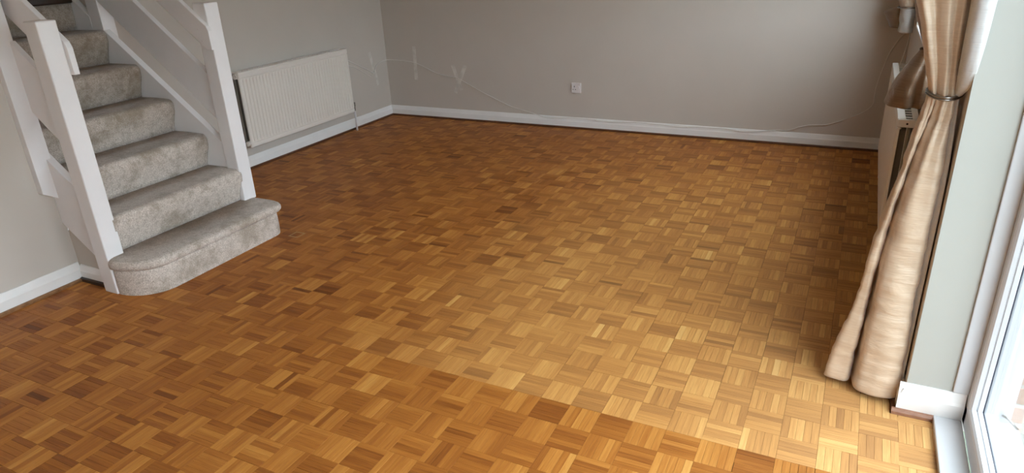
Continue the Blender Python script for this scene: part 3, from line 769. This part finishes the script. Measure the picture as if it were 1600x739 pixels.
bm = bmesh.new(); tube(bm, ring, 0.006, 8, closed=True); bm_obj('cord', bm, M['darkwood'], T2, smooth=True)

C3 = thing('curtain', 'short pale window curtain tied back at the far corner', 'curtain', (0.2, 5.2, 0.9), 'window curtains')
tail = [
 (0.885, [(0.196, 5.30), (0.205, 5.24), (0.225, 5.20), (0.250, 5.19), (0.268, 5.21), (0.280, 5.23)]),
 (0.96, [(0.198, 5.30), (0.206, 5.24), (0.226, 5.20), (0.250, 5.19), (0.268, 5.21), (0.280, 5.23)]),
 (1.04, [(0.196, 5.29), (0.202, 5.25), (0.220, 5.22), (0.245, 5.21), (0.264, 5.22), (0.278, 5.24)]),
]
curtain_sheet('tail', tail, M['lining'], C3, nu=30, nv=24, seed=5.0, wr=0.008)['label'] = 'front of the tail, window light put into its pale colour'
flap = [
 (0.905, [(0.150, 5.36), (0.160, 5.33), (0.178, 5.31), (0.200, 5.30)]),
 (0.97, [(0.118, 5.37), (0.135, 5.34), (0.165, 5.31), (0.202, 5.30)]),
 (1.005, [(0.108, 5.37), (0.130, 5.34), (0.165, 5.31), (0.206, 5.30)]),
 (1.045, [(0.190, 5.31), (0.197, 5.30), (0.206, 5.29), (0.216, 5.285)]),
]
curtain_sheet('side_flap', flap, M['tan'], C3, nu=20, nv=20, seed=6.0, wr=0.006)['label'] = 'tan side flap'
upf = [
 (1.04, [(0.186, 5.30), (0.194, 5.25), (0.216, 5.22), (0.245, 5.21), (0.264, 5.22), (0.278, 5.24)]),
 (1.20, [(0.155, 5.36), (0.172, 5.26), (0.210, 5.21), (0.240, 5.25), (0.262, 5.20), (0.280, 5.23)]),
 (1.60, [(0.150, 5.40), (0.170, 5.26), (0.200, 5.20), (0.235, 5.26), (0.262, 5.19), (0.280, 5.23)]),
 (2.20, [(0.150, 5.42), (0.170, 5.26), (0.200, 5.20), (0.235, 5.27), (0.262, 5.19), (0.280, 5.23)]),
]
curtain_sheet('upper_drape', upf, M['silk'], C3, nu=40, nv=30, seed=7.0)
T3 = thing('curtain_tieback', 'thin metal tieback ring on the far pale window curtain', 'tieback', (0.245, 5.25, 1.04))
ring = [(0.231 + 0.0565 * math.cos(a), 5.252 + 0.058 * math.sin(a), 1.040) for a in (2 * math.pi * q / 28 for q in range(28))]
bm = bmesh.new(); tube(bm, ring, 0.0045, 8, closed=True); bm_obj('band', bm, M['metal'], T3, smooth=True)

# curtain poles above the frame carry the curtains
def pole(label, y0, y1):
    T = thing('curtain_pole', label, 'curtain pole', (0.2, (y0 + y1) / 2, 2.22))
    bm = bmesh.new(); cyl(bm, (0.19, y0, 2.225), (0.19, y1, 2.225), 0.012, 14); bm_obj('rod', bm, M['metal'], T)
    for y in (y0 + 0.08, y1 - 0.08):
        bm = bmesh.new(); cyl(bm, (0.19, y, 2.225), (XW, y, 2.225), 0.008, 10); bm_obj('bracket', bm, M['metal'], T)
pole('metal curtain pole over the patio door', -1.3, 2.86)
pole('metal curtain pole over the window', 2.95, 5.50)

# ------------------------------------------------------------------ socket, cables, tape
SK = thing('wall_socket', 'white single plug socket with switch on the back wall', 'socket', (-2.166, YB, 0.356))
box('faceplate', (-2.209, -2.123, YB - 0.010, YB, 0.313, 0.399), M['plastic'], SK, bev=0.0025)
box('switch', (-2.150, -2.134, YB - 0.0145, YB - 0.008, 0.349, 0.373), M['plastic'], SK, bev=0.001)
bm = bmesh.new()
bx(bm, -2.1855, -2.1795, YB - 0.0105, YB - 0.006, 0.362, 0.374); bx(bm, -2.197, -2.189, YB - 0.0105, YB - 0.006, 0.340, 0.346); bx(bm, -2.176, -2.168, YB - 0.0105, YB - 0.006, 0.340, 0.346)
bm_obj('pin_holes', bm, M['dark'], SK)

CB = []
yb = YB - 0.0055
pts = [(-4.10, 4.86, 0.665), (-4.13, 4.93, 0.64), (-4.1455, 5.02, 0.598), (-4.1455, 5.14, 0.540), (-4.1455, 5.25, 0.487), (-4.1455, 5.318, 0.452), (-4.1455, 5.335, 0.470), (-4.1455, 5.37, 0.508), (-4.1455, 5.45, 0.535), (-4.140, 5.525, 0.540), (-4.110, 5.546, 0.541)]
wallp = [(-4.02, 0.540), (-3.90, 0.532), (-3.805, 0.517), (-3.70, 0.478), (-3.591, 0.434), (-3.50, 0.414), (-3.385, 0.402), (-3.32, 0.378), (-3.20, 0.322), (-3.052, 0.255), (-2.90, 0.193), (-2.792, 0.154), (-2.62, 0.116)]
pts += [(x, yb, z) for x, z in wallp]
top = YB - 0.0235
pts += [(x, top, 0.090 + 0.006 * math.sin(x * 11) + 0.0035 * math.sin(x * 27)) for x in np.arange(-2.45, -0.55, 0.12)]
pts += [(-0.50, yb, 0.104), (-0.425, yb, 0.108), (-0.34, yb, 0.142), (-0.273, yb, 0.161), (-0.19, yb, 0.168), (-0.121, yb, 0.184), (0.001, yb, 0.238), (0.09, yb, 0.295), (0.130, yb, 0.345), (0.131, yb, 0.40), (0.134, yb, 0.473), (0.15, yb, 0.57), (0.180, yb, 0.70), (0.225, yb - 0.01, 0.80), (0.268, 5.45, 0.885), (0.276, 5.30, 0.93)]
bm = bmesh.new(); tube(bm, catmull(pts, 420), 0.0032, 8)
o = bm_obj('cable', bm, M['cablew'], smooth=True)
tag(o, 'long white cable strung loosely along the back wall and skirting', 'cable')
bm = bmesh.new(); tube(bm, catmull([(-4.10, 4.865, 0.615), (-4.135, 4.94, 0.585), (-4.1455, 5.05, 0.550), (-4.1455, 5.17, 0.482), (-4.1455, 5.26, 0.430), (-4.1455, 5.280, 0.433), (-4.1450, 5.292, 0.440)], 60), 0.0026, 8)
o = bm_obj('cable', bm, M['cablew'], smooth=True)
tag(o, 'thin short cable hanging below the white one beside the left radiator', 'cable')
bm = bmesh.new(); tube(bm, catmull([(0.276, 5.27, 0.925), (0.272, 5.27, 0.88), (0.264, 5.25, 0.80), (0.250, 5.22, 0.72), (0.232, 5.14, 0.66), (0.235, 5.02, 0.62), (0.25, 4.95, 0.45), (0.262, 4.93, 0.2), (0.262, 4.93, 0.102)], 60), 0.0028, 8)
o = bm_obj('cable', bm, M['cablew'], smooth=True)
tag(o, 'white cable dropping from the far window curtain behind the right radiator', 'cable')
for i, x in enumerate((-1.98, -1.62, -1.19, -0.78)):
    z = 0.090 + 0.006 * math.sin(x * 11) + 0.0035 * math.sin(x * 27)
    bm = bmesh.new(); bx(bm, x - 0.004, x + 0.004, top - 0.0055, top + 0.005, z - 0.006, z + 0.005, bev=0.0012, seg=1)
    o = bm_obj('cable_clip', bm, M['cablew'])
    tag(o, 'tiny %s clip holding the cable on top of the back skirting' % ('leftmost', 'second from left', 'third from left', 'rightmost')[i], 'clip', 'cable clips on the back skirting')
def tape(p, ang, L, wall, label):
    bm = bmesh.new(); bm.faces.new([bm.verts.new(v) for v in ((-0.019, 0, -L / 2), (0.019, 0, -L / 2), (0.019, 0, L / 2), (-0.019, 0, L / 2))])
    if wall == 'back':
        bmesh.ops.transform(bm, matrix=Matrix.Translation(p) @ Matrix.Rotation(ang, 4, 'Y'), verts=bm.verts[:])
    else:
        bmesh.ops.transform(bm, matrix=Matrix.Translation(p) @ Matrix.Rotation(ang, 4, 'X') @ Matrix.Rotation(math.pi / 2, 4, 'Z'), verts=bm.verts[:])
    o = bm_obj('tape_strip', bm, M['tape']); tag(o, label, 'tape', 'clear tape strips holding the cable')
tape((-3.819, YB - 0.0010, 0.517), 0.02, 0.315, 'back', 'upright clear tape strip over the cable nearest the corner on the back wall')
tape((-3.362, YB - 0.0010, 0.397), -0.33, 0.245, 'back', 'clear tape strip leaning left in the crossed pair on the back wall')
tape((-3.328, YB - 0.0020, 0.385), 0.46, 0.29, 'back', 'clear tape strip leaning right in the crossed pair on the back wall')
tape((-4.1510, 5.340, 0.487), 0.27, 0.33, 'left', 'tilted clear tape strip on the radiator wall')
